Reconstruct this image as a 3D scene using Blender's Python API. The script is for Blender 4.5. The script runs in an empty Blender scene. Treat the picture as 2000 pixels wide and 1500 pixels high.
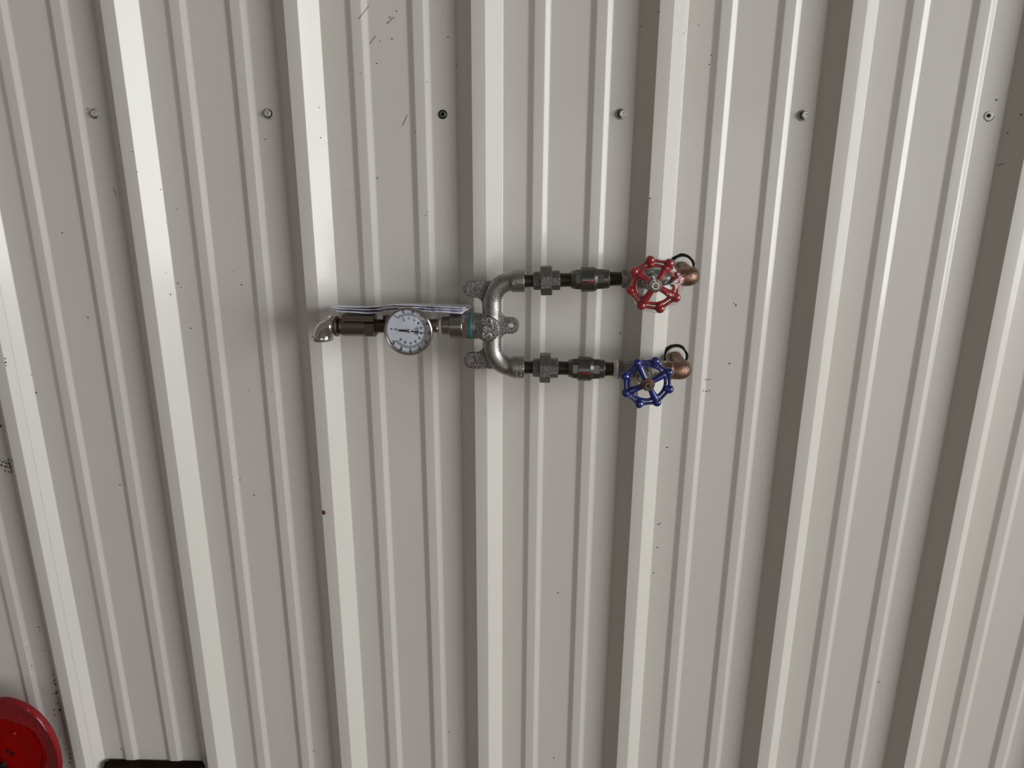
import bpy, bmesh, math, random
from mathutils import Vector, Matrix
sc = bpy.context.scene
COL = sc.collection
# ------------------------------------------------------------------ camera
FPX = 1440.0
CAM = Vector((0.11447, -1.33773, 1.55))
PITCH, YAW, ROLL = 0.29356, -0.04168, 0.00537
cp, sp, cy_, sy_ = math.cos(PITCH), math.sin(PITCH), math.cos(YAW), math.sin(YAW)
FW = Vector((sy_*cp, cy_*cp, -sp))
r0 = Vector((cy_, -sy_, 0)); u0 = r0.cross(FW)
RT = r0*math.cos(ROLL) + u0*math.sin(ROLL)
UP = u0*math.cos(ROLL) - r0*math.sin(ROLL)
cd = bpy.data.cameras.new('camera'); cam = bpy.data.objects.new('camera', cd); COL.objects.link(cam)
cd.sensor_width = 36; cd.lens = 36*FPX/2000; cd.clip_start = 0.01
m = Matrix.Identity(4)
for i in range(3):
    m[i][0] = RT[i]; m[i][1] = UP[i]; m[i][2] = -FW[i]; m[i][3] = CAM[i]
cam.matrix_world = m
sc.camera = cam
# ------------------------------------------------------------------ world, door daylight, exposure
sc.view_settings.view_transform = 'Standard'; sc.view_settings.look = 'None'
sc.view_settings.gamma = 1; sc.view_settings.use_curve_mapping = False
sc.view_settings.exposure = -0.05
w = bpy.data.worlds.new('world'); sc.world = w; w.use_nodes = True
wn = w.node_tree.nodes['Background']
wn.inputs[0].default_value = (1.0, 0.91, 0.79, 1); wn.inputs[1].default_value = 0.165
def area(name, loc, target, sx, sy, power, color=(1, 1, 1)):
    ld = bpy.data.lights.new(name, 'AREA'); ld.shape = 'RECTANGLE'; ld.size = sx; ld.size_y = sy
    ld.energy = power; ld.color = color
    o = bpy.data.objects.new(name, ld); COL.objects.link(o); o.location = loc
    o.rotation_euler = (Vector(target)-Vector(loc)).to_track_quat('-Z', 'Y').to_euler()
    return o
# the open doorway to the right of the photographer: sunlit ground in its lower half, sky above
area('doorway_ground', (8.0, -5.4, .8), (0, -5.4, .8), 6.2, 1.6, 372, (1.0, 0.99, .97))
area('doorway_sky', (8.0, -5.4, 3.0), (0, -5.4, 3.0), 6.2, 2.8, 560, (0.96, 0.98, 1.0))

# a smaller opening far behind the photographer
area('rear_opening', (.9, -6.5, 1.35), (.2, 0, 1.3), 3.2, 1.1, 20, (1.0, .98, .95))
# ------------------------------------------------------------------ helpers
def ray(px, py):
    return FW + RT*((px-1000)/FPX) + UP*((750-py)/FPX)
def at(px, py, Y):
    d = ray(px, py); t = (Y-CAM.y)/d.y
    return CAM + d*t
def sc_px(px, py, Y):          # metres per pixel at that depth
    p = at(px, py, Y); return (p-CAM).dot(FW)/FPX
def tag(o, label=None, cat=None, group=None, kind=None):
    if label: o['label'] = label
    if cat: o['category'] = cat
    if group: o['group'] = group
    if kind: o['kind'] = kind
    return o
def new_mat(name, color=(.5, .5, .5), rough=.5, metal=0., coat=0., spec=.5, bump=None, var=None):
    m = bpy.data.materials.new(name); m.use_nodes = True
    nt = m.node_tree; b = nt.nodes['Principled BSDF']
    b.inputs['Base Color'].default_value = (*color, 1); b.inputs['Roughness'].default_value = rough
    b.inputs['Metallic'].default_value = metal; b.inputs['Coat Weight'].default_value = coat
    b.inputs['Coat Roughness'].default_value = 0.08
    b.inputs['Specular IOR Level'].default_value = spec
    tc = nt.nodes.new('ShaderNodeTexCoord')
    if bump:
        n = nt.nodes.new('ShaderNodeTexNoise'); n.inputs['Scale'].default_value = bump[0]; n.inputs['Detail'].default_value = bump[3] if len(bump) > 3 else 3
        nt.links.new(tc.outputs['Object'], n.inputs['Vector'])
        bp = nt.nodes.new('ShaderNodeBump'); bp.inputs['Strength'].default_value = bump[1]; bp.inputs['Distance'].default_value = bump[2]
        nt.links.new(n.outputs['Fac'], bp.inputs['Height']); nt.links.new(bp.outputs['Normal'], b.inputs['Normal'])
    if var:
        n = nt.nodes.new('ShaderNodeTexNoise'); n.inputs['Scale'].default_value = var[0]; n.inputs['Detail'].default_value = 4
        nt.links.new(tc.outputs['Object'], n.inputs['Vector'])
        r = nt.nodes.new('ShaderNodeMix'); r.data_type = 'RGBA'
        r.inputs[6].default_value = (*color, 1); r.inputs[7].default_value = (*var[1], 1)
        mr = nt.nodes.new('ShaderNodeMapRange'); mr.inputs[1].default_value = .42; mr.inputs[2].default_value = .62
        nt.links.new(n.outputs['Fac'], mr.inputs[0]); nt.links.new(mr.outputs[0], r.inputs[0])
        nt.links.new(r.outputs[2], b.inputs['Base Color'])
    return m
def link_mesh(name, me, mat, parent=None, angle=35):
    me.materials.append(mat)
    for p in me.polygons: p.use_smooth = True
    me.set_sharp_from_angle(angle=math.radians(angle))
    o = bpy.data.objects.new(name, me); COL.objects.link(o)
    if parent: o.parent = parent
    return o
def obj(name, bm, mat, parent=None, angle=35):
    me = bpy.data.meshes.new(name)
    bmesh.ops.remove_doubles(bm, verts=bm.verts, dist=1e-7)
    bmesh.ops.recalc_face_normals(bm, faces=bm.faces)
    bm.to_mesh(me); bm.free()
    return link_mesh(name, me, mat, parent, angle)
def frame(axis):
    a = axis.normalized()
    t = Vector((0, 0, 1)) if abs(a.z) < .9 else Vector((1, 0, 0))
    u = t.cross(a).normalized(); v = a.cross(u)
    return a, u, v
def lathe(bm, org, axis, prof, n=32, phase=0., cap=True):
    a, u, v = frame(axis); rings = []
    for t, r in prof:
        c = org + a*t
        rings.append([bm.verts.new(c + (u*math.cos(phase+2*math.pi*k/n) + v*math.sin(phase+2*math.pi*k/n))*r) for k in range(n)])
    for i in range(len(rings)-1):
        for k in range(n):
            bm.faces.new((rings[i][k], rings[i][(k+1) % n], rings[i+1][(k+1) % n], rings[i+1][k]))
    if cap:
        bm.faces.new(rings[0][::-1]); bm.faces.new(rings[-1])
def sweep(bm, pts, radii, n=24, closed=False, cap=True):
    N = len(pts); rings = []; u = None
    for i in range(N):
        if closed: t = (pts[(i+1) % N]-pts[i-1]).normalized()
        else: t = (pts[min(i+1, N-1)]-pts[max(i-1, 0)]).normalized()
        if u is None: u = frame(t)[1]
        u = (u - t*u.dot(t)).normalized(); v = t.cross(u)
        r = radii[i] if isinstance(radii, (list, tuple)) else radii
        rings.append([bm.verts.new(pts[i] + (u*math.cos(2*math.pi*k/n)+v*math.sin(2*math.pi*k/n))*r) for k in range(n)])
    for i in range(N if closed else N-1):
        a, b = rings[i], rings[(i+1) % N]
        for k in range(n): bm.faces.new((a[k], a[(k+1) % n], b[(k+1) % n], b[k]))
    if not closed and cap: bm.faces.new(rings[0][::-1]); bm.faces.new(rings[-1])
def ball(bm, c, r, s=(1, 1, 1), seg=20):
    bmesh.ops.create_uvsphere(bm, u_segments=seg, v_segments=seg//2, radius=r, matrix=Matrix.Translation(c) @ Matrix.Diagonal((*s, 1)))
def boxm(bm, c, size, rot=None):
    M = Matrix.Translation(c) @ (rot.to_4x4() if rot else Matrix.Identity(4)) @ Matrix.Diagonal((*size, 1))
    bmesh.ops.create_cube(bm, size=1, matrix=M)
def arc(c, e1, e2, r, a0, a1, n):
    return [c + (e1*math.cos(a0+(a1-a0)*i/n) + e2*math.sin(a0+(a1-a0)*i/n))*r for i in range(n+1)]
def eval_mesh(o):
    dg = bpy.context.evaluated_depsgraph_get(); dg.update()
    me = bpy.data.meshes.new_from_object(o.evaluated_get(dg)); return me
def remeshed(name, bm, mat, parent, voxel, smooth=4):
    """unite overlapping solids of a casting into one filleted skin"""
    me = bpy.data.meshes.new('tmp'); bmesh.ops.recalc_face_normals(bm, faces=bm.faces); bm.to_mesh(me); bm.free()
    t = bpy.data.objects.new('tmp', me); COL.objects.link(t)
    r = t.modifiers.new('r', 'REMESH'); r.mode = 'VOXEL'; r.voxel_size = voxel
    s = t.modifiers.new('s', 'SMOOTH'); s.factor = .5; s.iterations = smooth
    out = eval_mesh(t); bpy.data.objects.remove(t); bpy.data.meshes.remove(me)
    out.materials.clear(); out.name = name
    return link_mesh(name, out, mat, parent, 180)
def text_mesh(s, size, M, ext=0.0, align='CENTER', bold=0.0):
    cu = bpy.data.curves.new('t', 'FONT'); cu.body = s; cu.size = size; cu.align_x = align; cu.align_y = 'CENTER'
    cu.extrude = ext; cu.offset = bold; cu.resolution_u = 3
    if ext: cu.bevel_depth = .0004; cu.bevel_resolution = 1
    t = bpy.data.objects.new('t', cu); COL.objects.link(t)
    me = eval_mesh(t); bpy.data.objects.remove(t); bpy.data.curves.remove(cu)
    me.transform(M); return me

# ------------------------------------------------------------------ materials
def wall_material():
    m = bpy.data.materials.new('painted_steel_panel'); m.use_nodes = True; nt = m.node_tree; b = nt.nodes['Principled BSDF']
    tc = nt.nodes.new('ShaderNodeTexCoord')
    n = nt.nodes.new('ShaderNodeTexNoise'); n.inputs['Scale'].default_value = 2.5; n.inputs['Detail'].default_value = 3
    nt.links.new(tc.outputs['Object'], n.inputs['Vector'])
    mx = nt.nodes.new('ShaderNodeMix'); mx.data_type = 'RGBA'
    mx.inputs[6].default_value = (.55, .535, .495, 1); mx.inputs[7].default_value = (.58, .565, .525, 1)
    nt.links.new(n.outputs['Fac'], mx.inputs[0]); nt.links.new(mx.outputs[2], b.inputs['Base Color'])
    b.inputs['Roughness'].default_value = .42; b.inputs['Specular IOR Level'].default_value = .5
    b.inputs['Coat Weight'].default_value = .35; b.inputs['Coat Roughness'].default_value = .12
    mp = nt.nodes.new('ShaderNodeMapping'); mp.inputs['Scale'].default_value = (9, 9, 2.2)
    nt.links.new(tc.outputs['Object'], mp.inputs[0])
    n2 = nt.nodes.new('ShaderNodeTexNoise'); n2.inputs['Scale'].default_value = 1.2; n2.inputs['Detail'].default_value = 2
    nt.links.new(mp.outputs[0], n2.inputs['Vector'])
    bp = nt.nodes.new('ShaderNodeBump'); bp.inputs['Strength'].default_value = .25; bp.inputs['Distance'].default_value = .004
    nt.links.new(n2.outputs['Fac'], bp.inputs['Height'])
    n3 = nt.nodes.new('ShaderNodeTexNoise'); n3.inputs['Scale'].default_value = 900; n3.inputs['Detail'].default_value = 1
    nt.links.new(tc.outputs['Object'], n3.inputs['Vector'])
    bp2 = nt.nodes.new('ShaderNodeBump'); bp2.inputs['Strength'].default_value = .04; bp2.inputs['Distance'].default_value = .0003
    nt.links.new(n3.outputs['Fac'], bp2.inputs['Height']); nt.links.new(bp.outputs[0], bp2.inputs['Normal'])
    nt.links.new(bp2.outputs[0], b.inputs['Normal']); nt.links.new(bp2.outputs[0], b.inputs['Coat Normal'])
    return m
M_WALL = wall_material()
M_FLOOR = new_mat('concrete', (.30, .265, .225), .7, var=(3, (.24, .21, .18)))
M_CAST = new_mat('rough_nickel_casting', (.37, .36, .355), .36, 1, bump=(520, .6, .0009, 2), var=(60, (.29, .28, .275)))
M_CASTR = new_mat('coarse_nickel_casting', (.29, .275, .275), .34, 1, bump=(620, 1, .0011, 2), var=(300, (.16, .15, .15)))
M_UNION = new_mat('malleable_iron', (.25, .235, .23), .42, 1, bump=(700, .9, .0010, 2), var=(350, (.14, .13, .13)))
M_STEEL = new_mat('turned_steel', (.26, .245, .24), .27, 1, bump=(180, .05, .0003, 2))
M_DARKST = new_mat('dark_steel', (.24, .205, .175), .28, 1, bump=(200, .08, .0003, 2))
M_CHECK = new_mat('grey_check_valve_steel', (.16, .16, .155), .33, 1)
M_THREAD = new_mat('black_thread', (.20, .17, .145), .30, 1)
M_CHROME = new_mat('chrome', (.62, .60, .59), .06, 1, bump=(60, .05, .0006, 2))
M_STAIN = new_mat('stainless_bezel', (.40, .36, .34), .17, 1)
M_BRONZE = new_mat('bronze', (.25, .155, .11), .42, 1, bump=(550, .8, .0010, 2), var=(90, (.18, .105, .075)))
M_RED = new_mat('red_enamel', (.29, .001, .009), .25, 0, coat=.8)
M_BLUE = new_mat('blue_enamel', (.002, .010, .13), .22, 0, coat=.8)
M_COPPER = new_mat('brown_washer', (.17, .085, .06), .45, .6)
M_BLACK = new_mat('matte_black', (.006, .006, .006), .8, spec=.2)
M_WHITE = new_mat('white_sealant', (.62, .60, .56), .6)
M_TAPE = new_mat('thread_tape', (.62, .58, .56), .6)
M_TEAL = new_mat('teal_sealant', (.02, .15, .16), .35, bump=(300, .5, .001))
M_DIAL = new_mat('dial_white', (.74, .80, .90), .5)
M_INK = new_mat('dial_ink', (.01, .01, .015), .5)
M_REDLINE = new_mat('red_band', (.35, .03, .04), .5)
M_SCREW = new_mat('painted_screw', (.42, .41, .37), .4, 0, bump=(900, .4, .0006))
M_DIRT = new_mat('dirt', (.045, .04, .03), .8)
M_CHIP = new_mat('dark_red_chip', (.11, .005, .01), .5)
M_REEL = new_mat('red_reel_enamel', (.22, .0003, .0003), .4, coat=.0, spec=.12)
M_BROWN = new_mat('dark_brown', (.012, .006, .004), .9, spec=.1, var=(20, (.018, .008, .005)))
def clear_film(name, rough=.08, refl=.5, tint=(1, 1, 1), base=.025):
    m = bpy.data.materials.new(name); m.use_nodes = True; nt = m.node_tree; nt.nodes.clear()
    out = nt.nodes.new('ShaderNodeOutputMaterial'); tr = nt.nodes.new('ShaderNodeBsdfTransparent'); gl = nt.nodes.new('ShaderNodeBsdfGlossy')
    tr.inputs[0].default_value = (*tint, 1)
    gl.inputs['Roughness'].default_value = rough; gl.inputs['Color'].default_value = (1, 1, 1, 1)
    fr = nt.nodes.new('ShaderNodeFresnel'); fr.inputs[0].default_value = 1.5
    mr = nt.nodes.new('ShaderNodeMapRange'); mr.inputs[3].default_value = base; mr.inputs[4].default_value = refl
    mix = nt.nodes.new('ShaderNodeMixShader')
    nt.links.new(fr.outputs[0], mr.inputs[0]); nt.links.new(mr.outputs[0], mix.inputs[0])
    nt.links.new(tr.outputs[0], mix.inputs[1]); nt.links.new(gl.outputs[0], mix.inputs[2]); nt.links.new(mix.outputs[0], out.inputs[0])
    tc = nt.nodes.new('ShaderNodeTexCoord'); n = nt.nodes.new('ShaderNodeTexNoise'); n.inputs['Scale'].default_value = 38; n.inputs['Detail'].default_value = 1
    n.inputs['Distortion'].default_value = 1.5
    bp = nt.nodes.new('ShaderNodeBump'); bp.inputs['Strength'].default_value = .6; bp.inputs['Distance'].default_value = .004
    nt.links.new(tc.outputs['Object'], n.inputs[0]); nt.links.new(n.outputs['Fac'], bp.inputs['Height'])
    nt.links.new(bp.outputs[0], gl.inputs['Normal']); nt.links.new(bp.outputs[0], fr.inputs['Normal'])
    return m
M_FILM = clear_film('clear_shrink_film', .16, .26)
def glass_mat():
    m = clear_film('clear_lens', .03, .5, base=.02)
    for n in list(m.node_tree.nodes):
        if n.type in ('BUMP', 'TEX_NOISE'): m.node_tree.nodes.remove(n)
    return m
M_GLASS = glass_mat()
def paper_mat():
    m = bpy.data.materials.new('printed_paper'); m.use_nodes = True; nt = m.node_tree; b = nt.nodes['Principled BSDF']
    b.inputs['Roughness'].default_value = .5
    tc = nt.nodes.new('ShaderNodeTexCoord'); mp = nt.nodes.new('ShaderNodeMapping'); mp.inputs['Scale'].default_value = (160, 420, 1)
    nt.links.new(tc.outputs['Object'], mp.inputs[0])
    n = nt.nodes.new('ShaderNodeTexNoise'); n.inputs['Scale'].default_value = 1.0; n.inputs['Detail'].default_value = 1
    nt.links.new(mp.outputs[0], n.inputs[0])
    n2 = nt.nodes.new('ShaderNodeTexNoise'); n2.inputs['Scale'].default_value = 22; nt.links.new(tc.outputs['Object'], n2.inputs[0])
    a = nt.nodes.new('ShaderNodeMath'); a.operation = 'GREATER_THAN'; a.inputs[1].default_value = .53; nt.links.new(n.outputs['Fac'], a.inputs[0])
    c = nt.nodes.new('ShaderNodeMath'); c.operation = 'GREATER_THAN'; c.inputs[1].default_value = .56; nt.links.new(n2.outputs['Fac'], c.inputs[0])
    mu = nt.nodes.new('ShaderNodeMath'); mu.operation = 'MULTIPLY'; nt.links.new(a.outputs[0], mu.inputs[0]); nt.links.new(c.outputs[0], mu.inputs[1])
    mx = nt.nodes.new('ShaderNodeMix'); mx.data_type = 'RGBA'; mx.inputs[6].default_value = (.80, .80, .90, 1); mx.inputs[7].default_value = (.24, .23, .32, 1)
    nt.links.new(mu.outputs[0], mx.inputs[0]); nt.links.new(mx.outputs[2], b.inputs['Base Color'])
    return m
M_PAPER = paper_mat()

# ------------------------------------------------------------------ ribbed wall and floor
P = .3048; H = .02905; WT = .02331; SL = .02912; SR = .02721
OFF = {-3: -.00175, -2: .00115, -1: .00074, 0: .00183, 1: -.00043, 2: -.00284, 3: .00129}
def rib_x(i): return i*P + OFF.get(i, 0.)
MH = .0045
def corners():
    c = []
    for i in range(-8, 9):
        x = rib_x(i); xn = rib_x(i+1); L = xn-x
        c += [(x-SL-WT/2, 0, .003), (x-WT/2, -H, .0016), (x+WT/2, -H, .0016), (x+WT/2+SR, 0, .003)]
        for a, b, cc, d in ((.268, .302, .358, .391), (.604, .638, .694, .727)):
            c += [(x+a*L, 0, .009), (x+b*L, -MH, .006), (x+cc*L, -MH, .006), (x+d*L, 0, .009)]
    return c
def rounded(cs, seg=5):
    pts = []
    for k, (x, y, r) in enumerate(cs):
        p = Vector((x, y))
        if k in (0, len(cs)-1): pts.append(p); continue
        a = Vector(cs[k-1][:2]); b = Vector(cs[k+1][:2])
        da = (a-p); db = (b-p); ang = da.angle(db); t = min(r/math.tan(ang/2) if ang < 3.1 else 0, da.length*.45, db.length*.45)
        pa = p+da.normalized()*t; pb = p+db.normalized()*t
        for s in range(seg+1):
            u = s/seg; pts.append(pa*(1-u)**2 + p*2*u*(1-u) + pb*u*u)
    return pts
PROF = rounded(corners())
def wall_hit(px, py):
    d = ray(px, py)
    best = None
    for k in range(len(PROF)-1):
        a, b = PROF[k], PROF[k+1]
        e = b-a; den = d.x*(-e.y) + d.y*e.x
        if abs(den) < 1e-12: continue
        rx, ry = a.x-CAM.x, a.y-CAM.y
        t = (rx*(-e.y) + ry*e.x)/den; s = (d.x*ry - d.y*rx)/den
        if t > 0 and -1e-6 <= s <= 1+1e-6 and (best is None or t < best[0]):
            nrm = Vector((e.y, -e.x, 0)).normalized(); best = (t, nrm, Vector((e.x, e.y, 0)).normalized())
    return CAM + d*best[0], best[1], best[2]
ZT = 2.6
bm = bmesh.new(); zs = [i*ZT/26 for i in range(27)]
cols = [[bm.verts.new((p.x, p.y, z)) for z in zs] for p in PROF]
for a, b in zip(cols, cols[1:]):
    for k in range(len(zs)-1): bm.faces.new((a[k], b[k], b[k+1], a[k+1]))
wall = obj('wall_back', bm, M_WALL, angle=60); wall['kind'] = 'structure'
s = wall.modifiers.new('thick', 'SOLIDIFY'); s.thickness = .0008; s.offset = -1 if wall.data.polygons[0].normal.y < 0 else 1
bm = bmesh.new(); boxm(bm, (1.8, -4.4, -.05), (13, 8.9, .1))
floor = obj('floor', bm, M_FLOOR); floor['kind'] = 'structure'
# the lap seam of two sheets runs down the right flank of ribs
def lap(i, f, name):
    x = rib_x(i)+WT/2; bm = bmesh.new()
    n = Vector((H, -SR, 0)).normalized()
    q = lambda u, h: Vector((x+SR*u, -H+H*u, 0))+n*h
    prev = None
    for z in (0.0, ZT):
        row = [bm.verts.new(v+Vector((0, 0, z))) for v in (q(f, -.0002), q(f, .0007), q(.97, .0007), q(.97, -.0002))]
        if prev:
            for a in range(3): bm.faces.new((prev[a], prev[a+1], row[a+1], row[a]))
        prev = row
    o = obj(name, bm, M_WALL); o['kind'] = 'structure'
lap(-3, .42, 'trim_1')

# ------------------------------------------------------------------ marks on the wall
random.seed(4)
def dab(bm, px, py, r, ex=1., ang=0., n=9):
    p, nr, tg = wall_hit(px, py); z = Vector((0, 0, 1)); s = sc_px(px, py, 0)
    vs = []
    for k in range(n):
        t = 2*math.pi*k/n; rr = r*s*random.uniform(.65, 1.15)
        a, b = math.cos(t)*rr*ex, math.sin(t)*rr
        vs.append(bm.verts.new(p + nr*.0006*(1) + tg*(a*math.cos(ang)-b*math.sin(ang)) + z*(a*math.sin(ang)+b*math.cos(ang))))
    f = bm.faces.new(vs)
    bmesh.ops.solidify(bm, geom=[f], thickness=.0002)
bm = bmesh.new()
SPK = [(192,78,1.2),(172,212,1.6),(260,296,1),(268,335,1),(314,370,1.1),(326,436,.9),(122,455,1.6),(347,408,1),(775,22,1.3),(762,34,1.4),(757,45,1),(770,37,1),
(736,124,1.4),(737,348,1.5),(875,72,1.5),(812,257,1.1),(832,420,1),(835,414,.8),(626,269,1.3),(623,210,1.2),(519,272,1.2),(704,143,1),(683,373,.8),(892,128,1.6),(892,150,1),
(1390,108,1.3),(1386,126,1.2),(1270,387,1.5),(1946,195,1.7),(1995,224,2),(1968,260,1.5),(172,620,1.6),(348,553,1.3),(354,561,1),(333,575,1.4),(324,532,.9),(373,641,1.4),
(472,556,1.5),(457,530,1),(57,731,1.5),(62,732,1),(71,767,2),(53,789,1.4),(51,805,1.3),(235,947,1.4),(469,937,1.2),(10,700,1.6),(11,708,1.8),(12,714,1.3),(1,832,3),(8,842,2.2),
(1437,596,1.8),(1434,592,1),(1425,710,1.6),(1386,763,1.4),(1380,764,1.5),(1374,763,1.2),(1303,874,1.6),(1090,1157,1.4),(1082,1480,1.3),(1286,1024,1.6),(1290,1022,1.4),(1284,1069,1.4),
(1277,1119,1.3),(1716,1332,1.6),(877,1430,1.2),(613,1467,1.2),(923,1185,1),(1212,651,1.6),(236,1463,1.5),(497,967,1.3),(105,1318,1.2),(100,1334,1.2),(102,1317,1),(150,1316,1.2),
(75,1225,1.6),(78,1231,1.3),(86,1270,1.2),(62,1300,1.2),(52,1265,1),(487,762,1),(531,764,.9),(1253,52,1.2),(1365,49,1),(1335,65,1),(1475,1370,1),(834,160,1.0),(766,76,1.3),(743,80,1)]
for x, y, r in SPK: dab(bm, x, y, r)
for k in range(34):
    dab(bm, random.uniform(0, 26), random.uniform(895, 924), random.uniform(.6, 1.6), random.uniform(1, 2), random.uniform(0, 3))
for k in range(5): dab(bm, 19+k*1.0, 905+k*4.2, 1.7, 1.3, 1.3)
for k in range(40):
    y = random.uniform(1325, 1490); dab(bm, 108+(y-1325)*.235-random.expovariate(.16), y, random.uniform(.6, 1.7), random.uniform(1, 1.8), random.uniform(0, 3))
for (x0, y0, x1, y1) in ((734, 70, 722, 86), (720, 12, 700, 38), (768, 34, 756, 47), (1950, 323, 1962, 319), (1376, 741, 1390, 741), (222, 368, 228, 384), (795, 226, 786, 246), (1283, 22, 1290, 24)):
    n = int(math.hypot(x1-x0, y1-y0)/1.6)+1
    for k in range(n): dab(bm, x0+(x1-x0)*k/n, y0+(y1-y0)*k/n, .55, 2.0, math.atan2(-(y1-y0), x1-x0))
tag(obj('dirt_speck', bm, M_DIRT, wall), 'dark dirt specks and scuffs scattered over the ribbed beige wall', kind='stuff')
bm = bmesh.new(); p, nr, tg = wall_hit(633, 1001)
ball(bm, p + nr*.001, .0037, (1, .6, 1.15), 12); ball(bm, p + Vector((-.0016, -.0012, .004)), .0014, (1, .7, 1.2), 8)
tag(obj('paint_chip', bm, M_CHIP), 'small dark red chip on a rib edge below the chrome elbow', 'paint chip')

# ------------------------------------------------------------------ panel screws
def screw(px, py, label, tilt):
    p, nr, tg = wall_hit(px, py)
    e = bpy.data.objects.new('panel_screw', None); COL.objects.link(e); e.location = p
    tag(e, label, 'screw', 'screws fixing the ribbed wall'); e.empty_display_size = .01
    ax = Vector(tilt).normalized(); o = Vector((0, 0, 0))
    bm = bmesh.new(); lathe(bm, o, Vector((0, -1, 0)), [(-.001, .0092), (.0006, .0096), (.0022, .0088), (.0028, .0078)], 28)
    obj('washer', bm, M_SCREW, e)
    bm = bmesh.new(); lathe(bm, o+ax*.0020, ax, [(0, .0072), (.0006, .0078), (.0012, .0064)], 28)
    obj('seal', bm, M_DIRT, e)
    bm = bmesh.new(); lathe(bm, o+ax*.0028, ax, [(0, .0060), (.0044, .0060), (.0052, .0050), (.0050, .0030), (.0044, .0022)], 6, .3)
    for k in range(3):
        q = o+ax*.008+Vector((math.cos(k*2.1+.4), 0, math.sin(k*2.1+.4)))*.0028; ball(bm, q, .0011, (1.5, .5, .8), 8)
    obj('head', bm, M_SCREW, e, 25)
screw(187, 222, 'painted hex wall screw, leftmost of the row, beside the far left bright rib', (.10, -1, .02))
screw(525, 222, 'painted hex wall screw second from left, with dark ring on its right side', (-.06, -1, .05))
screw(1213, 222.5, 'tilted painted hex wall screw above the pipework, between the third and fourth bright ribs', (.32, -1, -.02))
screw(1568, 225.5, 'tilted painted hex wall screw right of centre, dark crescent on its left side', (.28, -1, .06))
# rivet with black ring, and the empty dimple at the right
p, nr, tg = wall_hit(865, 223.5)
e = bpy.data.objects.new('pop_rivet', None); COL.objects.link(e); e.location = p
tag(e, 'round black-ringed rivet with a dark hollow centre, above the gauge', 'rivet')
bm = bmesh.new(); lathe(bm, Vector((0, 0, 0)), Vector((0, -1, 0)), [(0, .0074), (.0008, .0076), (.0018, .0068)], 28); obj('black_ring', bm, M_BLACK, e)
bm = bmesh.new(); lathe(bm, Vector((0, -.0012, 0)), Vector((0, -1, 0)), [(0, .0058), (.0014, .0056), (.0020, .0048), (.0020, .0028), (.0004, .0024)], 28); obj('flange', bm, M_CHECK, e)
bm = bmesh.new(); lathe(bm, Vector((0, -.0014, 0)), Vector((0, -1, 0)), [(0, .0026), (.0004, .0026)], 20); obj('core', bm, M_BLACK, e)
p, nr, tg = wall_hit(1931, 226.5)
e = bpy.data.objects.new('empty_screw_hole', None); COL.objects.link(e); e.location = p
tag(e, 'empty screw hole with a black centre and dented light rim near the right edge', 'screw hole')
bm = bmesh.new(); lathe(bm, Vector((0, 0, 0)), Vector((0, -1, 0)), [(0, .0080), (.0010, .0076), (.0016, .0060), (.0010, .0030)], 28); obj('dented_rim', bm, M_WALL, e, 60)
bm = bmesh.new(); lathe(bm, Vector((-.0008, -.0009, .0004)), Vector((0, -1, 0)), [(0, .0030), (.0009, .0030)], 16); obj('hole', bm, M_BLACK, e)
bm = bmesh.new(); sweep(bm, [Vector((math.cos(a)*.0082, -.0004, math.sin(a)*.0082)) for a in [-1.9+i*.13 for i in range(16)]], .0006, 6); obj('crack', bm, M_BLACK, e)

# ------------------------------------------------------------------ the wash station: pipes, valves, manifold, thermometer
YP = -.085
class Branch:
    def __init__(s, x0, y0, x1, y1):
        s.a = (x0, y0); s.b = (x1, y1); s.p0 = at(x0, y0, YP); s.p1 = at(x1, y1, YP); s.ax = (s.p1-s.p0).normalized()
    def y(s, x): return s.a[1] + (s.b[1]-s.a[1])*(x-s.a[0])/(s.b[0]-s.a[0])
    def t(s, x): return (at(x, s.y(x), YP)-s.p0).dot(s.ax)
    def k(s, x): return sc_px(x, s.y(x), YP)
    def pt(s, x): return s.p0 + s.ax*s.t(x)
    def lathe(s, bm, prof, n=40, phase=0., cap=True):      # prof in photo pixels (x, radius)
        lathe(bm, s.p0, s.ax, [(s.t(x), r*s.k(x)) for x, r in prof], n, phase, cap)
UPB = Branch(1012, 549, 1200, 544.5); LOB = Branch(1012, 717, 1200, 721.0); MID = Branch(640, 637, 945, 636)
st = bpy.data.objects.new('wash_station', None); COL.objects.link(st)
tag(st, 'wall mounted steel pipework with red and blue hand wheels, dial thermometer and chrome elbow', 'plumbing fixture')
st.location = (0, 0, 0)
def threads(B, x0, x1, r, pitch=1.55):
    n = int((x1-x0)/pitch); pr = []
    for i in range(n):
        x = x0+(x1-x0)*i/n; pr += [(x, r*.94), (x+.5*(x1-x0)/n, r)]
    return pr + [(x1, r*.94)]
# --- manifold casting
bm = bmesh.new()
ex, ez = Vector((1, 0, 0)), Vector((0, 0, 1))
k = MID.k(950)
vx = at(961, 637, YP).x
zu, zl = UPB.pt(1012).z, LOB.pt(1012).z
R = (UPB.pt(1003).x - vx)
pathp = [UPB.pt(1024), UPB.pt(1010)]
cu_ = Vector((vx+R, YP, zu-R)); cl_ = Vector((vx+R, YP, zl+R))
A1 = arc(cu_, ex, ez, R, math.pi/2, math.pi, 14); A2 = arc(cl_, ex, ez, R, math.pi, 1.5*math.pi, 14)
pth = [Vector((UPB.pt(1024).x, YP, zu))] + A1 + A2 + [Vector((LOB.pt(1023.5).x, YP, zl))]
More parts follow.
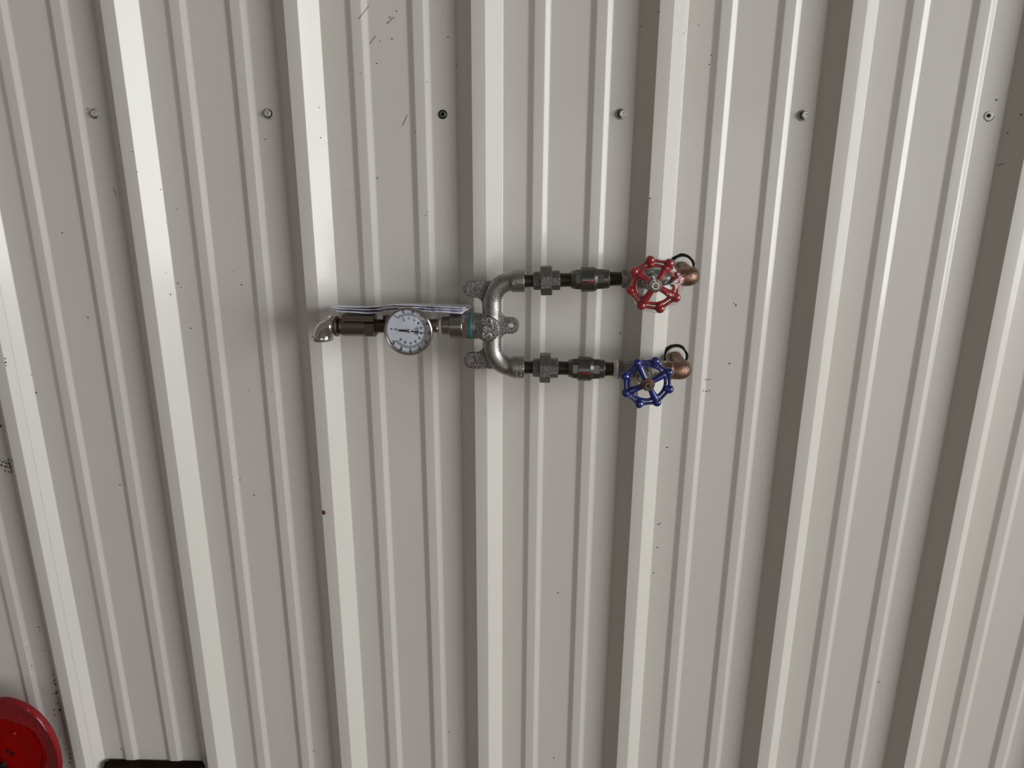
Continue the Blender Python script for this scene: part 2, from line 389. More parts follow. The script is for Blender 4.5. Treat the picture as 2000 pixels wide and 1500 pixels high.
# narrower in the arcs and the upright, as the casting is
rad = [18.5*k] + [18.3*k]*len(A1) + [18.3*k]*len(A2) + [18.5*k]
sweep(bm, pth, rad, 36)
for B, x1 in ((UPB, 1024.7), (LOB, 1024)):
    B.lathe(bm, [(992, 17.5), (999, 20.6), (1002, 21.6), (x1, 21.6)])
MID.lathe(bm, [(921, 25.5), (932, 25.5), (940, 24.6), (955, 22)])
zc = MID.pt(950).z
lathe(bm, Vector((at(952.5, 637.5, YP).x, YP+.012, at(952.5, 637.5, YP).z)), Vector((0, -1, 0)), [(0, 24.5*k), (.012+.0205, 24.5*k), (.012+.022, 23.5*k)], 48)
# lug plates with rounded ends and filleted roots (2-D outline, 8 mm thick, at the back of the casting)
def px2(x, y, Y): q = at(x, y, Y); return (q.x, q.z)
YL = YP+.004; lugs = []
def plate(outline, hole):
    cu = bpy.data.curves.new('c', 'CURVE'); cu.dimensions = '2D'; cu.fill_mode = 'BOTH'; cu.extrude = .0042; cu.bevel_depth = .0006
    for pts in (outline, hole):
        s_ = cu.splines.new('POLY'); s_.points.add(len(pts)-1); s_.use_cyclic_u = True
        for i, (a, b) in enumerate(pts): s_.points[i].co = (a, b, 0, 1)
    o = bpy.data.objects.new('c', cu); COL.objects.link(o); me = eval_mesh(o); bpy.data.objects.remove(o)
    me.transform(Matrix.Translation((0, YL, 0)) @ Matrix.Rotation(math.pi/2, 4, 'X')); b2 = bmesh.new(); b2.from_mesh(me); bpy.data.meshes.remove(me); lugs.append(b2)
def circ(x, y, r, a0=0, a1=360, n=16): return [px2(x+r*math.cos(math.radians(a0+(a1-a0)*i/n)), y-r*math.sin(math.radians(a0+(a1-a0)*i/n)), YL) for i in range(n+1)]
def hole(x, y, r=6.2): return circ(x, y, r, 0, 360*15/16, 15)
fil = lambda x, y, r, a0, a1: circ(x, y, r, a0, a1, 8)
# upper left lug: rounded end, lower edge runs into a concave fillet then down the upright
plate(circ(920, 564.5, 15.2, 90, 270) + [px2(925, 579.6, YL)] + fil(929, 594, 14, 90, 0) + [px2(943, 604, YL), px2(962, 604, YL), px2(962, 549.3, YL)], hole(920, 564.5))
plate(circ(922, 703.5, 14.8, 90, 270)[::1] + [px2(962, 718.4, YL), px2(962, 662, YL), px2(943.5, 670, YL)] + fil(930, 675, 14, 0, -88)[0:9], hole(922, 703.5))
plate(circ(998.5, 635.5, 15, -90, 90) + [px2(990, 620.4, YL)] + fil(991, 609, 11.5, 268, 190) + [px2(962, 606, YL), px2(962, 665, YL), px2(979, 662, YL)] + fil(991, 661.5, 11.5, 170, 92), hole(998.5, 635.5))
# webs that close the inner corners beside the outlet
manifold = remeshed('manifold', bm, M_CAST, st, .0009, 3)
manifold['label'] = 'rough grey cast manifold with three drilled lugs'
for b2 in lugs: obj('mounting_lug', b2, M_CASTR, manifold, 40)
# boss face, raised maker's letters, casting marks
LET = new_mat('brightened_letters', (.55, .54, .54), .28, 1)  # brighter than the casting, in place of highlights on the letter edges
c0 = Vector((at(952.5, 637.5, YP).x, YP-.0221, at(952.5, 637.5, YP).z))
bm = bmesh.new(); lathe(bm, c0, Vector((0, -1, 0)), [(0, 23.6*k), (.0004, 23.2*k), (.0007, 22.0*k)], 48); boss = obj('boss', bm, M_CASTR, manifold)
bm = bmesh.new()
Rrot = Matrix.Rotation(math.pi/2, 4, 'X')
Mt = Matrix.Translation(c0 + Vector((.000, -.0012, .000))) @ Matrix.Rotation(math.radians(90), 4, 'Y') @ Rrot
for s_, dz in (('T', .0105), ('&', .0003), ('S', -.0108)):
    pass
me = text_mesh('T', .026, Matrix.Identity(4), .0011, bold=.0003)
def place_text(bm, s_, size, pos, ext, bold=0., rot=0.):
    """text lying on a plane facing the room, its up direction turned clockwise to photo right"""
    M = Matrix.Translation(pos) @ Matrix.Rotation(math.radians(90+rot), 4, 'Y') @ Rrot
    me = text_mesh(s_, size, M, ext, bold=bold); bm.from_mesh(me); bpy.data.meshes.remove(me)
bpy.data.meshes.remove(me)
place_text(bm, 'T', .0250, c0+Vector((-.0004, -.0010, .0098)), .0016, .0007)
place_text(bm, '&', .0175, c0+Vector((-.0010, -.0010, .0000)), .0016, .0001)
place_text(bm, 'S', .0235, c0+Vector((-.0008, -.0010, -.0110)), .0016, .0007)
L = obj('raised_lettering', bm, LET, manifold); L['label'] = 'raised T&S letters turned on their side'
random.seed(9)
bm = bmesh.new()
def on_tube(B, x, dz, r, lift=.0003):
    p_ = B.pt(x); return Vector((p_.x, p_.y - math.sqrt(max(0, r*r-dz*dz)) - lift, p_.z+dz))
for B, xs, zz, n in ((LOB, (1009, 1018), (-.016, .008), 26), (UPB, (1003, 1012), (-.003, .002), 7)):
    r = 21.6*B.k(1015); bm = bmesh.new()
    for i in range(n):
        ball(bm, on_tube(B, random.choice(xs)+random.uniform(-1.2, 1.2), random.uniform(*zz), r), random.uniform(.0006, .0011), (1.2, .7, 1.2), 8)
    obj('cast_mark', bm, LET, manifold)

# --- unions, check valves, nipples of the two inlet branches
def inlet(B, dx, cold):
    X = lambda x: x+dx(x)
    bm = bmesh.new(); B.lathe(bm, threads(B, 1023, X(1043), 13.2)); obj('threaded_nipple', bm, M_THREAD, st)
    bm = bmesh.new()
    B.lathe(bm, [(X(1041.5), 16.5), (X(1043), 18.2), (X(1057), 18.6)], 8, .39)
    B.lathe(bm, [(X(1077), 19.6), (X(1092.5), 19.6), (X(1094), 18)], 8, .39)
    B.lathe(bm, [(X(1055.5), 27.0), (X(1057), 29.6), (X(1077), 29.6), (X(1078.5), 27.0)], 8, .39)
    o = obj('pipe_union', bm, M_UNION, st, 20); o['label'] = 'grainy dark iron union nut'
    bm = bmesh.new(); B.lathe(bm, threads(B, X(1092), X(1116), 14)); obj('threaded_nipple', bm, M_THREAD, st)
    bm = bmesh.new()
    B.lathe(bm, [(X(1115), 16.0), (X(1117), 17.2), (X(1124), 18.6)], 40)
    B.lathe(bm, [(X(1124), 20.2), (X(1135.5), 20.4)], 8, .2)
    B.lathe(bm, [(X(1134.5), 23.4), (X(1135.5), 24.2), (X(1159.5), 24.2), (X(1162), 23)], 40)
    B.lathe(bm, [(X(1161), 23.4), (X(1166), 20.4)], 40)
    B.lathe(bm, [(X(1165), 20.8), (X(1178), 20.2)], 8, .2)
    B.lathe(bm, [(X(1177), 19), (X(1188), 18.2), (X(1190), 16.8)], 40)
    v = obj('check_valve', bm, M_CHECK, st, 25)
    bm = bmesh.new(); r = 24.3*B.k(1150)
    rows = []
    for i in range(7):
        a = math.radians(-2-i*1.5 - (4 if cold else 0))
        rows.append([bm.verts.new(B.pt(X(x)) + Vector((0, -math.cos(a)*(r+.0001), math.sin(a)*(r+.0001)+.0012))) for x in (1137, 1161)])
    for a, b in zip(rows, rows[1:]): bm.faces.new((a[0], a[1], b[1], b[0]))
    f = obj('red_stripe', bm, M_REDLINE, v)
    so = f.modifiers.new('t', 'SOLIDIFY'); so.thickness = .0003; so.offset = 0
    bm = bmesh.new(); B.lathe(bm, threads(B, X(1188), X(1216), 14.2)); obj('threaded_nipple', bm, M_THREAD, st)
inlet(UPB, lambda x: 0, False)
inlet(LOB, lambda x: -1-(x-1041)*.055, True)
bm = bmesh.new(); LOB.lathe(bm, [(1197.5, 14.6), (1199, 16.5), (1204, 18.5), (1206, 18.0)]); obj('thread_tape', bm, M_TAPE, st)

# --- gate valves
def wheel(parent, c, R, a0, mat, spokes, nutmat, hubmat, tilt):
    """hand wheel with eight knobs, slotted rim and four spokes, axis toward the room"""
    T = Matrix.Translation(c) @ Matrix.Rotation(tilt[0], 4, 'X') @ Matrix.Rotation(tilt[1], 4, 'Z')
    q = lambda a, r, y=0.: Vector((math.cos(a)*r, y, math.sin(a)*r))
    bm = bmesh.new(); ks = [a0+i*math.pi/4 for i in range(8)]
    rin = R*.77
    sweep(bm, [q(i*math.pi/36, rin) for i in range(72)], R*.070, 12, closed=True)
    for a in ks:
        ball(bm, q(a, R*1.0), R*.195, (1, .95, 1), 16)
        sweep(bm, [q(a, rin), q(a, R*.97)], R*.15, 12)
    for i, a in enumerate(ks):
        b = a+math.pi/4; p0, p1 = q(a, R*1.035), q(b, R*1.035); pts = []; rr = []
        for j in range(9):
            u = j/8; mid = p0.lerp(p1, u); mid = mid*(1-.020*math.sin(math.pi*u)); pts.append(mid); rr.append(R*(.066+.08*abs(2*u-1)**4))
        sweep(bm, pts, rr, 12)
    for a in spokes:
        pts = []; rr = []
        for j in range(11):
            u = j/10; r = R*(.12+.66*u); pts.append(q(a, r, -R*.10*math.cos(u*math.pi/2))); rr.append(R*(.15-.025*math.sin(math.pi*u)+.04*u*u))
        sweep(bm, pts, rr, 14)
    lathe(bm, Vector((0, .006, 0)), Vector((0, -1, 0)), [(0, R*.24), (.008, R*.26), (.0105, R*.25)], 32)
    bm.transform(T)
    w_ = remeshed('handwheel', bm, mat, parent, .0006, 1)
    bm = bmesh.new(); lathe(bm, Vector((0, -.006, 0)), Vector((0, -1, 0)), [(0, R*.27), (.004, R*.285), (.0055, R*.26), (.0060, R*.15)], 36); bm.transform(T); obj('washer', bm, hubmat, parent)
    bm = bmesh.new(); lathe(bm, Vector((0, -.0115, 0)), Vector((0, -1, 0)), [(0, R*.185), (.0045, R*.185), (.0055, R*.16), (.0055, R*.10), (.0035, R*.09)], 6, .3); bm.transform(T); obj('nut', bm, nutmat, parent, 25)
    bm = bmesh.new(); lathe(bm, Vector((0, -.0115, 0)), Vector((0, -1, 0)), [(0, R*.078), (.0062, R*.078), (.0072, R*.05), (.0050, R*.035)], 20); bm.transform(T); obj('stem_tip', bm, M_THREAD if mat is M_BLUE else M_STEEL, parent)
    return w_
def gate_valve(B, x0, x1, wpx, Yw, R, a0, mat, spokes, nutmat, hubmat, label, tilt):
    bm = bmesh.new(); xm = (x0+x1)/2-2
    B.lathe(bm, [(x0, 17.6), (x0+1.5, 18.6), (x0+12, 18.6), (x0+13, 17)], 8, .39)
    B.lathe(bm, [(x0+12, 14), (x0+22, 15.5), (xm-14, 20), (xm, 22), (xm+14, 20), (x1-22, 15.5), (x1-12, 14)], 40)
    B.lathe(bm, [(x1-13, 17), (x1-12, 18.6), (x1-1.5, 18.6), (x1, 17.6)], 8, .39)
    c = B.pt(xm); wc = at(*wpx, Yw); ax = (wc-c); Ls = ax.length
    kk = B.k(xm)
    lathe(bm, c, ax, [(.005, 17*kk), (.024, 17*kk), (.027, 15*kk)], 36)
    lathe(bm, c, ax, [(.026, 18.5*kk), (.036, 18.5*kk), (.038, 16.5*kk)], 6, .2)
    lathe(bm, c, ax, [(.037, 13*kk), (.046, 11*kk), (.050, 8*kk)], 30)
    lathe(bm, c, ax, [(.049, 9.5*kk), (.060, 9.5*kk), (.061, 8*kk)], 6, .5)
    lathe(bm, c, ax, [(.058, 4.2*kk), (Ls-.002, 4.2*kk)], 16)
    v = obj('gate_valve', bm, M_STEEL, st, 30); v['label'] = label
    wheel(v, wc, R, a0, mat, spokes, nutmat, hubmat, tilt)
    return v, wc
rd = math.radians
KW = sc_px(1270, 650, -.16)
hot, hc = gate_valve(UPB, 1213, 1322, (1279.5, 556), -.160, 47.5*KW, rd(14.5), M_RED, [rd(59.5), rd(-30.5), rd(-120.5), rd(149.5)], M_STAIN, M_DARKST, 'gate valve with red hand wheel in clear film', (rd(-2), rd(-4)))
cold, cc_ = gate_valve(LOB, 1203.5, 1308, (1264, 747.5), -.160, 47.0*KW, rd(28.5), M_BLUE, [rd(28.5), rd(118.5), rd(208.5), rd(-61.5)], M_STAIN, M_COPPER, 'gate valve with blue hand wheel', (rd(2), rd(2)))
# clear shrink film drawn over the red wheel
random.seed(3)
bm = bmesh.new(); rings = []; Rf = 47.5*KW*1.13
for i in range(13):
    u = i/12; ring = []
    for j in range(72):
        a = 2*math.pi*j/72
        lob = 1+.035*math.cos(8*(a-rd(14.5)))
        wob = .0013*math.sin(7*a+i*.8)+.0006*math.sin(13*a-i*1.1)
        if u < .72: r = Rf*u/.72*(lob if u > .5 else 1); y = -.0185+.0095*(u/.72)**2 + wob*.7
        else:
            v_ = (u-.72)/.28; r = Rf*lob*(1-.10*v_**2)+wob; y = -.009+.024*v_+wob
        ring.append(bm.verts.new(hc+Vector((math.cos(a)*r, y, math.sin(a)*r))))
    rings.append(ring)
for a, b in zip(rings[1:], rings[2:]):
    for j in range(72): bm.faces.new((a[j], a[(j+1) % 72], b[(j+1) % 72], b[j]))
bm.faces.new(rings[1])
for v_ in rings[0]: bm.verts.remove(v_)
# two loose corners of the film
for a_ in (rd(218), rd(-35)):
    c = hc+Vector((math.cos(a_)*Rf, .002, math.sin(a_)*Rf)); t = Vector((-math.sin(a_), 0, math.cos(a_))); n_ = Vector((math.cos(a_), 0, math.sin(a_)))
    vs = [bm.verts.new(c-t*.016-n_*.006), bm.verts.new(c-t*.008+n_*.006+Vector((0, .003, 0))), bm.verts.new(c+t*.006+n_*.007), bm.verts.new(c+t*.015-n_*.005+Vector((0, -.002, 0)))]
    bm.faces.new(vs)
f = obj('clear_film', bm, M_FILM, hot, 80)
# --- bronze elbows into the wall
def elbow(B, xs, xbend, hp, label):
    """street elbow: horizontal socket, bulb, then back through the wall at photo point hp"""
    kk = B.k(xbend); c = B.pt(xbend); h = at(*hp, 0.0)
    bm = bmesh.new(); a = B.pt(xs)
    d1 = (c-a).normalized(); d2 = (h-c).normalized(); rb = 16*kk
    p0 = c-d1*rb; p1 = c+d2*rb; pts = [a, a.lerp(p0, .5)]; rr = [17*kk, 17.2*kk]
    for i in range(11):
        u = i/10; pts.append(p0*(1-u)**2+c*2*u*(1-u)+p1*u*u); rr.append((17.6+.6*math.sin(math.pi*u))*kk)
    pts += [p1+d2*.006, p1+d2*.0065, h+d2*.006]; rr += [15.6*kk, 12.6*kk, 12.4*kk]
    sweep(bm, pts, rr, 36)
    lathe(bm, a, d1, [(0, 16*kk), (.0015, 18.8*kk), (.009, 18.8*kk), (.0105, 17*kk)], 40)
    o = remeshed('pipe_elbow', bm, M_BRONZE, st, .0009, 3); o['label'] = label
    return h
h1 = elbow(UPB, 1312, 1352, (1331, 521), 'bronze elbow behind the red hand wheel')
h2 = elbow(LOB, 1300, 1336, (1318.5, 696), 'bronze elbow behind the blue hand wheel')
# --- jagged black ring in place of the shaded cut hole, white sleeve round each pipe
def cutout(h, label, seed):
    random.seed(seed); e = bpy.data.objects.new('pipe_cutout', None); COL.objects.link(e); e.location = (h.x, 0, h.z); tag(e, label, 'pipe collar')
    bm = bmesh.new(); n = 26; kk = .00089
    inn, out, inb, outb = [], [], [], []
    for i in range(n):
        a = 2*math.pi*i/n; ro = (26+random.uniform(-1.1, 1.0))*kk; ri = 18*kk
        for lst, r, y in ((inn, ri, -.0022), (out, ro, -.0018), (outb, ro+.0006, .0002), (inb, ri, .0002)):
            lst.append(bm.verts.new((math.cos(a)*r, y, math.sin(a)*r)))
    for i in range(n):
        j = (i+1) % n
        for a, b in ((inn, out), (out, outb), (outb, inb), (inb, inn)): bm.faces.new((a[i], a[j], b[j], b[i]))
    obj('black_ring', bm, M_BLACK, e)
    bm = bmesh.new(); lathe(bm, Vector((0, .001, 0)), Vector((0, -1, 0)), [(0, 20.5*kk), (.005, 20.6*kk), (.0065, 19*kk), (.006, 14*kk)], 36); obj('white_sleeve', bm, M_WHITE, e)
cutout(h1, 'jagged black ring with white sleeve round the pipe behind the red hand wheel', 1)
cutout(h2, 'jagged black ring with white sleeve round the pipe behind the blue hand wheel', 2)
# --- outlet side, right to left
bm = bmesh.new(); MID.lathe(bm, [(918.5, 25.2), (919.5, 26.6), (922.5, 26.6), (923.5, 25.2)]); obj('sealant_ring', bm, M_TEAL, st)['label'] = 'thin teal sealant ring'
bm = bmesh.new()
MID.lathe(bm, [(903.5, 25.0), (919, 25.4)], 8, .39)
MID.lathe(bm, [(879.5, 23.6), (880.5, 24.8), (903.5, 24.8), (904.5, 24)], 48)
MID.lathe(bm, [(864, 17.0), (865, 18.0), (880, 18.0)], 44)
obj('bushing', bm, M_STEEL, st)['label'] = 'turned steel reducing bushing'
bm = bmesh.new(); MID.lathe(bm, [(857, 13.5), (858.5, 15.2), (862, 16.2), (864.5, 16)]); obj('thread_tape', bm, M_TAPE, st)
bm = bmesh.new()
MID.lathe(bm, [(838, 13.2), (856, 13.4), (857.5, 12.6)], 32)
MID.lathe(bm, [(768, 15), (770, 17.5), (826, 17.5), (828, 15)], 36)
cT = MID.pt(806); kk = MID.k(806)
lathe(bm, cT, Vector((0, -1, 0)), [(.0, 17*kk), (.020, 17*kk), (.022, 15*kk)], 32)
q = MID.pt(852); lathe(bm, Vector((q.x, q.y-13*kk+.002, q.z-.0025)), Vector((0, -1, 0)), [(0, 5.0*kk), (.0035, 5.0*kk), (.0045, 3.5*kk)], 16)
obj('tee', bm, M_DARKST, st)['label'] = 'dark steel tee behind the thermometer'
bm = bmesh.new(); MID.lathe(bm, threads(MID, 732, 770, 13.6)); obj('threaded_nipple', bm, M_THREAD, st)
bm = bmesh.new(); q = MID.pt(757); lathe(bm, Vector((q.x, q.y, q.z)), Vector((0, 0, 1)), [(0, 8*kk), (20*kk, 8*kk), (21*kk, 6*kk)], 20); obj('plug', bm, M_THREAD, st)
# ball valve body with flat top block and knurled flat
bm = bmesh.new()
MID.lathe(bm, [(663, 13), (664.5, 15.5), (668, 16)], 8, .2)
MID.lathe(bm, [(668, 18), (670, 19.8), (716, 20.2)], 44)
MID.lathe(bm, [(715, 20.8), (734, 20.8), (735.5, 19.5)], 8, 0.39)
obj('ball_valve', bm, M_DARKST, st, 25)['label'] = 'dark steel valve body between elbow and thermometer'
bv = COL.objects[-1]
bm = bmesh.new(); a = MID.pt(674); b = MID.pt(734); c = (a+b)/2; boxm(bm, c+Vector((0, -.004, 19*kk)), ((b-a).length, .030, .010))
bmesh.ops.bevel(bm, geom=bm.edges[:], offset=.001, segments=2); obj('top_block', bm, M_DARKST, bv)
bm = bmesh.new(); a = MID.pt(716.5); b = MID.pt(733)
for i in range(9):
    x = a.x+(b.x-a.x)*(i+.5)/9; boxm(bm, Vector((x, YP-20.2*kk*.96, c.z-.0035)), (.0008, .0025, .018))
boxm(bm, Vector(((a.x+b.x)/2, YP-20*kk*.96, c.z-.0035)), (b.x-a.x, .0018, .020)); obj('ribbed_pad', bm, M_THREAD, bv)
# outlet elbow in chrome with beaded rims and dark flange ring
bm = bmesh.new(); cxe = at(628, 637, YP).x; z0 = MID.pt(640).z; ke = MID.k(635); Re = 20.5*ke
xr = at(654, 637, YP).x; cE = Vector((cxe+Re, YP, z0-Re))
A = [Vector((xr, YP, z0))] + arc(cE, ex, ez, Re, math.pi/2, math.pi, 16) + [Vector((cxe, YP, at(628, 662, YP).z))]
sweep(bm, A, [17.6*ke]+[17.8*ke]*17+[17.6*ke], 40)
lathe(bm, Vector((cxe, YP, at(628, 655, YP).z)), Vector((0, 0, -1)), [(0, 17.5*ke), (.0010, 20.6*ke), (.0028, 21*ke), (.0066, 21*ke), (.0082, 20.2*ke), (.0082, 15*ke), (-.002, 14*ke)], 48, cap=False)
lathe(bm, Vector((at(641.5, 637, YP).x, YP, z0)), ex, [(0, 17.5*ke), (.0010, 20.2*ke), (.0070, 20.6*ke), (.0085, 19.6*ke)], 48)
obj('outlet_elbow', bm, M_CHROME, st, 30)['label'] = 'polished chrome outlet elbow pointing down'
bm = bmesh.new(); MID.lathe(bm, [(653.5, 15), (654, 18.5), (656, 20.4), (660, 20.6), (662, 18.5), (663, 15)], 44); obj('flange_ring', bm, M_DARKST, st)
# --- thermometer
GY = -.137; gc = at(797, 648, GY); kg = sc_px(797, 648, GY); RG = 48.0*kg
bm = bmesh.new(); YV = Vector((0, -1, 0))
lathe(bm, Vector((cT.x, YP-.018, cT.z)), (gc+Vector((0, .016, 0)))-Vector((cT.x, YP-.018, cT.z)), [(0, 9*kg), (.016, 9*kg)], 6, .2)
lathe(bm, gc+Vector((0, .018, 0)), YV, [(0, RG*.55), (.001, RG*.90), (.003, RG*.955), (.0075, RG*.955)], 72)
th = obj('thermometer', bm, M_STAIN, st); th['label'] = 'round dial thermometer with stainless case'
bm = bmesh.new()
lathe(bm, gc+Vector((0, .008, 0)), YV, [(0, RG*.95), (.001, RG*.995), (.006, RG), (.0078, RG*.985), (.0088, RG*.950), (.0082, RG*.90), (.0060, RG*.885), (-.001, RG*.880)], 96, cap=False); obj('bezel', bm, M_STAIN, th)
dc = gc+Vector((0, .008, 0)); RD = RG*.875
bm = bmesh.new(); lathe(bm, dc+Vector((0, .002, 0)), YV, [(0, RG*.94), (.002, RG*.94)], 72); dial = obj('dial', bm, M_DIAL, th)
bm = bmesh.new(); dq = lambda a, r, y=.0004: dc+Vector((math.cos(a)*r, -y, math.sin(a)*r))
def bar(a, r0_, r1_, w_):
    t = Vector((-math.sin(a), 0, math.cos(a)))*w_/2; bm.faces.new([bm.verts.new(v) for v in (dq(a, r0_)-t, dq(a, r1_)-t, dq(a, r1_)+t, dq(a, r0_)+t)])
A0, A1_ = 132., -142.5
fa = lambda f: rd(A0+(A1_-A0)*f)
for i in range(0, 101):                                  # fahrenheit ring 0-200
    l = .10 if i % 10 == 0 else (.075 if i % 5 == 0 else .05); bar(fa(i/100), RD*.80, RD*(.80+l), RD*(.016 if i % 5 == 0 else .009))
for t_ in range(-17, 94):                                  # celsius ring
    l = .09 if t_ % 10 == 0 else (.065 if t_ % 5 == 0 else .045); bar(fa((t_*1.8+32)/200), RD*.77, RD*(.77-l), RD*(.016 if t_ % 5 == 0 else .009))
for r_ in (.80, .77):
    n = 90
    for i in range(n):
        a, b = fa(i/n), fa((i+1)/n); bm.faces.new([bm.verts.new(v) for v in (dq(a, RD*(r_-.004)), dq(a, RD*(r_+.004)), dq(b, RD*(r_+.004)), dq(b, RD*(r_-.004)))])
for v_ in range(0, 201, 20): place_text(bm, str(v_), RD*.135, dq(fa(v_/200), RD*.935), 0, RD*.004)
for v_ in range(-10, 91, 10): place_text(bm, str(v_), RD*.125, dq(fa((v_*1.8+32)/200), RD*.59), 0, RD*.004)
place_text(bm, 'F', RD*.15, dq(math.pi*.975, RD*.84), 0, RD*.007); place_text(bm, 'C', RD*.15, dq(math.pi*.97, RD*.62), 0, RD*.007)
place_text(bm, 'T&S', RD*.19, dq(rd(-2), RD*.36), 0, RD*.005)
def seg(p, q_, w_):
    d = (q_-p).normalized(); n_ = Vector((-d.z, 0, d.x))*w_/2; bm.faces.new([bm.verts.new(v) for v in (p-n_, q_-n_, q_+n_, p+n_)])
pts = [dq(rd(10), RD*.20), dq(rd(27), RD*.43), dq(rd(23), RD*.48), dq(rd(-27), RD*.48), dq(rd(-31), RD*.43), dq(rd(-14), RD*.20), dq(rd(10), RD*.20)]
for p_, q_ in zip(pts, pts[1:]): seg(p_, q_, RD*.012)
o = obj('dial_markings', bm, M_INK, th)
# needle, hub, lens
bm = bmesh.new(); an = rd(-6.5); nq = lambda a, r: dq(a, r, .0022)
tv = Vector((-math.sin(an), 0, math.cos(an)))
def slab(p, q_, w0, w1, mat_bm):
    vs = [mat_bm.verts.new(v) for v in (p-tv*w0/2, q_-tv*w1/2, q_+tv*w1/2, p+tv*w0/2)]; f_ = mat_bm.faces.new(vs); bmesh.ops.solidify(mat_bm, geom=[f_], thickness=.0004)
slab(nq(an, 0), nq(an, RD*.80), RD*.065, RD*.020, bm)
tv = Vector((0, 0, 1)); slab(nq(rd(177.5), 0), nq(rd(177.5), RD*.46), RD*.085, RD*.10, bm)
obj('needle', bm, M_INK, th)
bm = bmesh.new(); lathe(bm, dc, YV, [(0, RD*.085), (.0030, RD*.085), (.0038, RD*.06), (.0042, RD*.03)], 28); obj('needle_hub', bm, M_STAIN, th)
bm = bmesh.new(); rr = []
for i in range(9):
    r = RG*.885*i/8; rr.append((r, .0115+.0022*(1-(i/8)**2)))
rings = [[bm.verts.new(dc+Vector((math.cos(2*math.pi*j/64)*r, -y, math.sin(2*math.pi*j/64)*r))) for j in range(64)] for r, y in rr[1:]]
for a, b in zip(rings, rings[1:]):
    for j in range(64): bm.faces.new((a[j], a[(j+1) % 64], b[(j+1) % 64], b[j]))
bm.faces.new(rings[0]); obj('lens', bm, M_GLASS, th)

# ------------------------------------------------------------------ leaflets lying on the outlet pipe
def spline(pts, x):
    for (x0, y0), (x1, y1) in zip(pts, pts[1:]):
        if x <= x1:
            u = (x-x0)/(x1-x0); u = u*u*(3-2*u); return y0+(y1-y0)*u
    return pts[-1][1]
def leaflet(x0, x1, Yf, Yb, front, back, label, skew=0.):
    bm = bmesh.new(); g = []; n = 40
    for i in range(n+1):
        px = x0+(x1-x0)*i/n; row = []
        pf = at(px, spline(front, px), Yf)
        zb_ = at(px, spline(back, px), Yb).z
        for j in range(7):
            v = j/6; row.append(bm.verts.new((pf.x+skew*v, Yf+(Yb-Yf)*v, pf.z+(zb_-pf.z)*v)))
        g.append(row)
    for a, b in zip(g, g[1:]):
        for j in range(6): bm.faces.new((a[j], b[j], b[j+1], a[j+1]))
    o = obj('leaflet', bm, M_PAPER, angle=180); so = o.modifiers.new('t', 'SOLIDIFY'); so.thickness = .0005; so.offset = 0
    tag(o, label, 'leaflet', 'leaflets on the outlet pipe')
leaflet(640, 903, -.108, -.035, [(640, 606), (675, 609.5), (720, 612.3), (760, 608), (800, 606), (850, 609), (905, 612.5)], [(640, 604), (680, 604), (720, 605), (760, 600), (800, 598), (850, 598.5), (905, 600)], 'white printed leaflet at the bottom of the small stack on the outlet pipe', .004)
leaflet(640, 912, -.100, -.030, [(640, 600), (680, 604), (720, 605.5), (760, 600), (800, 600.5), (850, 604), (915, 606.5)], [(640, 598.5), (680, 600), (720, 600), (760, 595.5), (800, 595), (850, 596), (915, 597)], 'white printed leaflet in the middle of the small stack on the outlet pipe', .004)
leaflet(641, 908, -.094, -.026, [(640, 597.6), (680, 600.5), (720, 600.5), (760, 595.6), (800, 596.5), (850, 599.5), (915, 602.5)], [(640, 595.6), (680, 597.4), (720, 597), (765, 592.6), (800, 592.6), (850, 593.5), (915, 595)], 'white printed leaflet on top of the small stack on the outlet pipe', .003)

# ------------------------------------------------------------------ red wrapped reel at the lower left, brown board
RY = -.075
rc = at(35, 1465, RY); kr = sc_px(14, 1468, RY)
rl = bpy.data.objects.new('hose_reel', None); COL.objects.link(rl); rl.location = (rc.x, RY, rc.z)
tag(rl, 'glossy red round-topped reel in clear film, cut off by the bottom left corner', 'reel')
RX, RZ = .099, .142
T = Matrix.Diagonal((RX, 1, RZ, 1))
bm = bmesh.new()
lathe(bm, Vector((0, 0, 0)), YV, [(-.034, .45), (-.012, .50), (-.010, .90), (.000, .985), (.006, 1.0), (.010, .985), (.011, .95), (.006, .90), (.003, .87), (.0, .62), (.002, .60), (.002, .57), (-.001, .54), (-.001, .50), (.0, .48), (-.002, .30), (-.003, .16), (-.003, .02)], 96)
bm.transform(T); disc = obj('reel_disc', bm, M_REEL, rl, 50)
def rp(px, py, y): q = at(px, py, RY+y); return Vector((q.x-rc.x, y, q.z-rc.z))
bm = bmesh.new(); c = rp(29, 1431, .001); lathe(bm, c, YV, [(0, .0045), (.003, .0042), (.004, .003)], 12); ball(bm, c+Vector((0, -.004, 0)), .002, (1.8, .5, .6), 8); obj('bolt', bm, M_RED, rl)
for x_, z_ in ((16, 1467), (24.5, 1473)):
    bm = bmesh.new(); boxm(bm, rp(x_, z_, .002), (.0042, .0030, .0105), Matrix.Rotation(.15, 3, 'Y')); bmesh.ops.bevel(bm, geom=bm.edges[:], offset=.001, segments=2); obj('slot', bm, M_BLACK, rl)
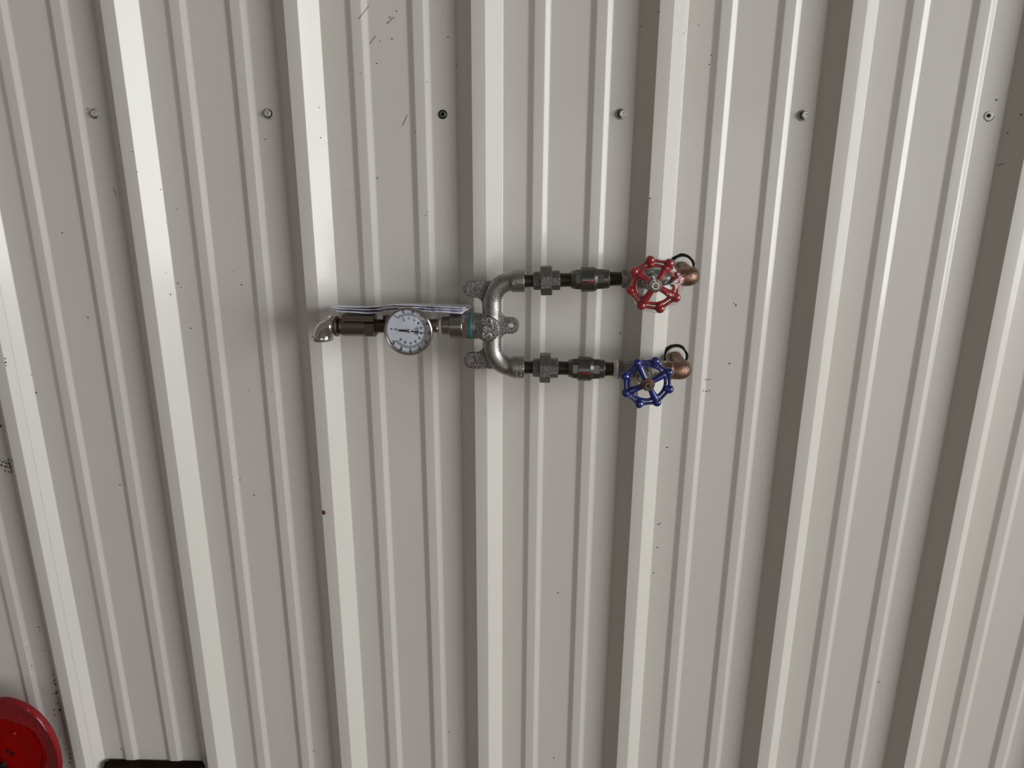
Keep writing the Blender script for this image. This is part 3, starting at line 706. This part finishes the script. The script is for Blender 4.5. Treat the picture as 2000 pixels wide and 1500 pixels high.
bm = bmesh.new(); lathe(bm, rp(2, 1500, .003), YV, [(0, .020), (.005, .020), (.006, .017)], 24); obj('hub', bm, M_BLACK, rl)
bm = bmesh.new(); sweep(bm, [rp(a, b, -.006) for a, b in ((5, 1492), (9, 1486), (14, 1488), (11, 1494))], .0010, 8, closed=True); obj('clip', bm, M_STEEL, rl)
random.seed(6)
bm = bmesh.new(); rings = []
for i in range(15):
    ring = []
    for j in range(150):
        a = 2*math.pi*j/150; w1 = math.sin(9*a+i*.9)*math.sin(17*a-i*1.7); u = i/14
        if u < .8:
            r = .70+.305*u/.8+.055*math.sin(3*a+.6)*(1-u); y = -.0135-.003*math.sin(u*3)+.0016*w1
        else: r = 1.006+.003*w1; y = -.012+.018*(u-.8)/.2
        ring.append(bm.verts.new((math.cos(a)*r*RX, y, math.sin(a)*r*RZ)))
    rings.append(ring)
for a, b in zip(rings, rings[1:]):
    for j in range(150): bm.faces.new((a[j], a[(j+1) % 150], b[(j+1) % 150], b[j]))
mf = clear_film('wrinkled_film', .10, .40, (1, .92, .94), .004); nt = mf.node_tree
df = nt.nodes.new('ShaderNodeBsdfDiffuse'); df.inputs[0].default_value = (.9, .25, .35, 1); m2 = nt.nodes.new('ShaderNodeMixShader'); m2.inputs[0].default_value = .035
mo = [n for n in nt.nodes if n.type == 'OUTPUT_MATERIAL'][0]; m1 = mo.inputs[0].links[0].from_node
nt.links.new(m1.outputs[0], m2.inputs[1]); nt.links.new(df.outputs[0], m2.inputs[2]); nt.links.new(m2.outputs[0], mo.inputs[0])
obj('clear_film', bm, mf, rl, 180)
pa = at(205, 1487, -.012); pb = at(401, 1487, -.012)  # near-black brown box filling the gap between two ribs
bm = bmesh.new(); boxm(bm, Vector(((pa.x+pb.x)/2, -.013, pa.z/2)), (pb.x-pa.x-.004, .019, pa.z), Matrix.Rotation(-.018, 3, 'Y'))
bmesh.ops.bevel(bm, geom=bm.edges[:], offset=.006, segments=4)
tag(obj('dark_strip', bm, M_BROWN), 'dark brown board standing against the wall at the bottom edge, between two ribs', 'strip')
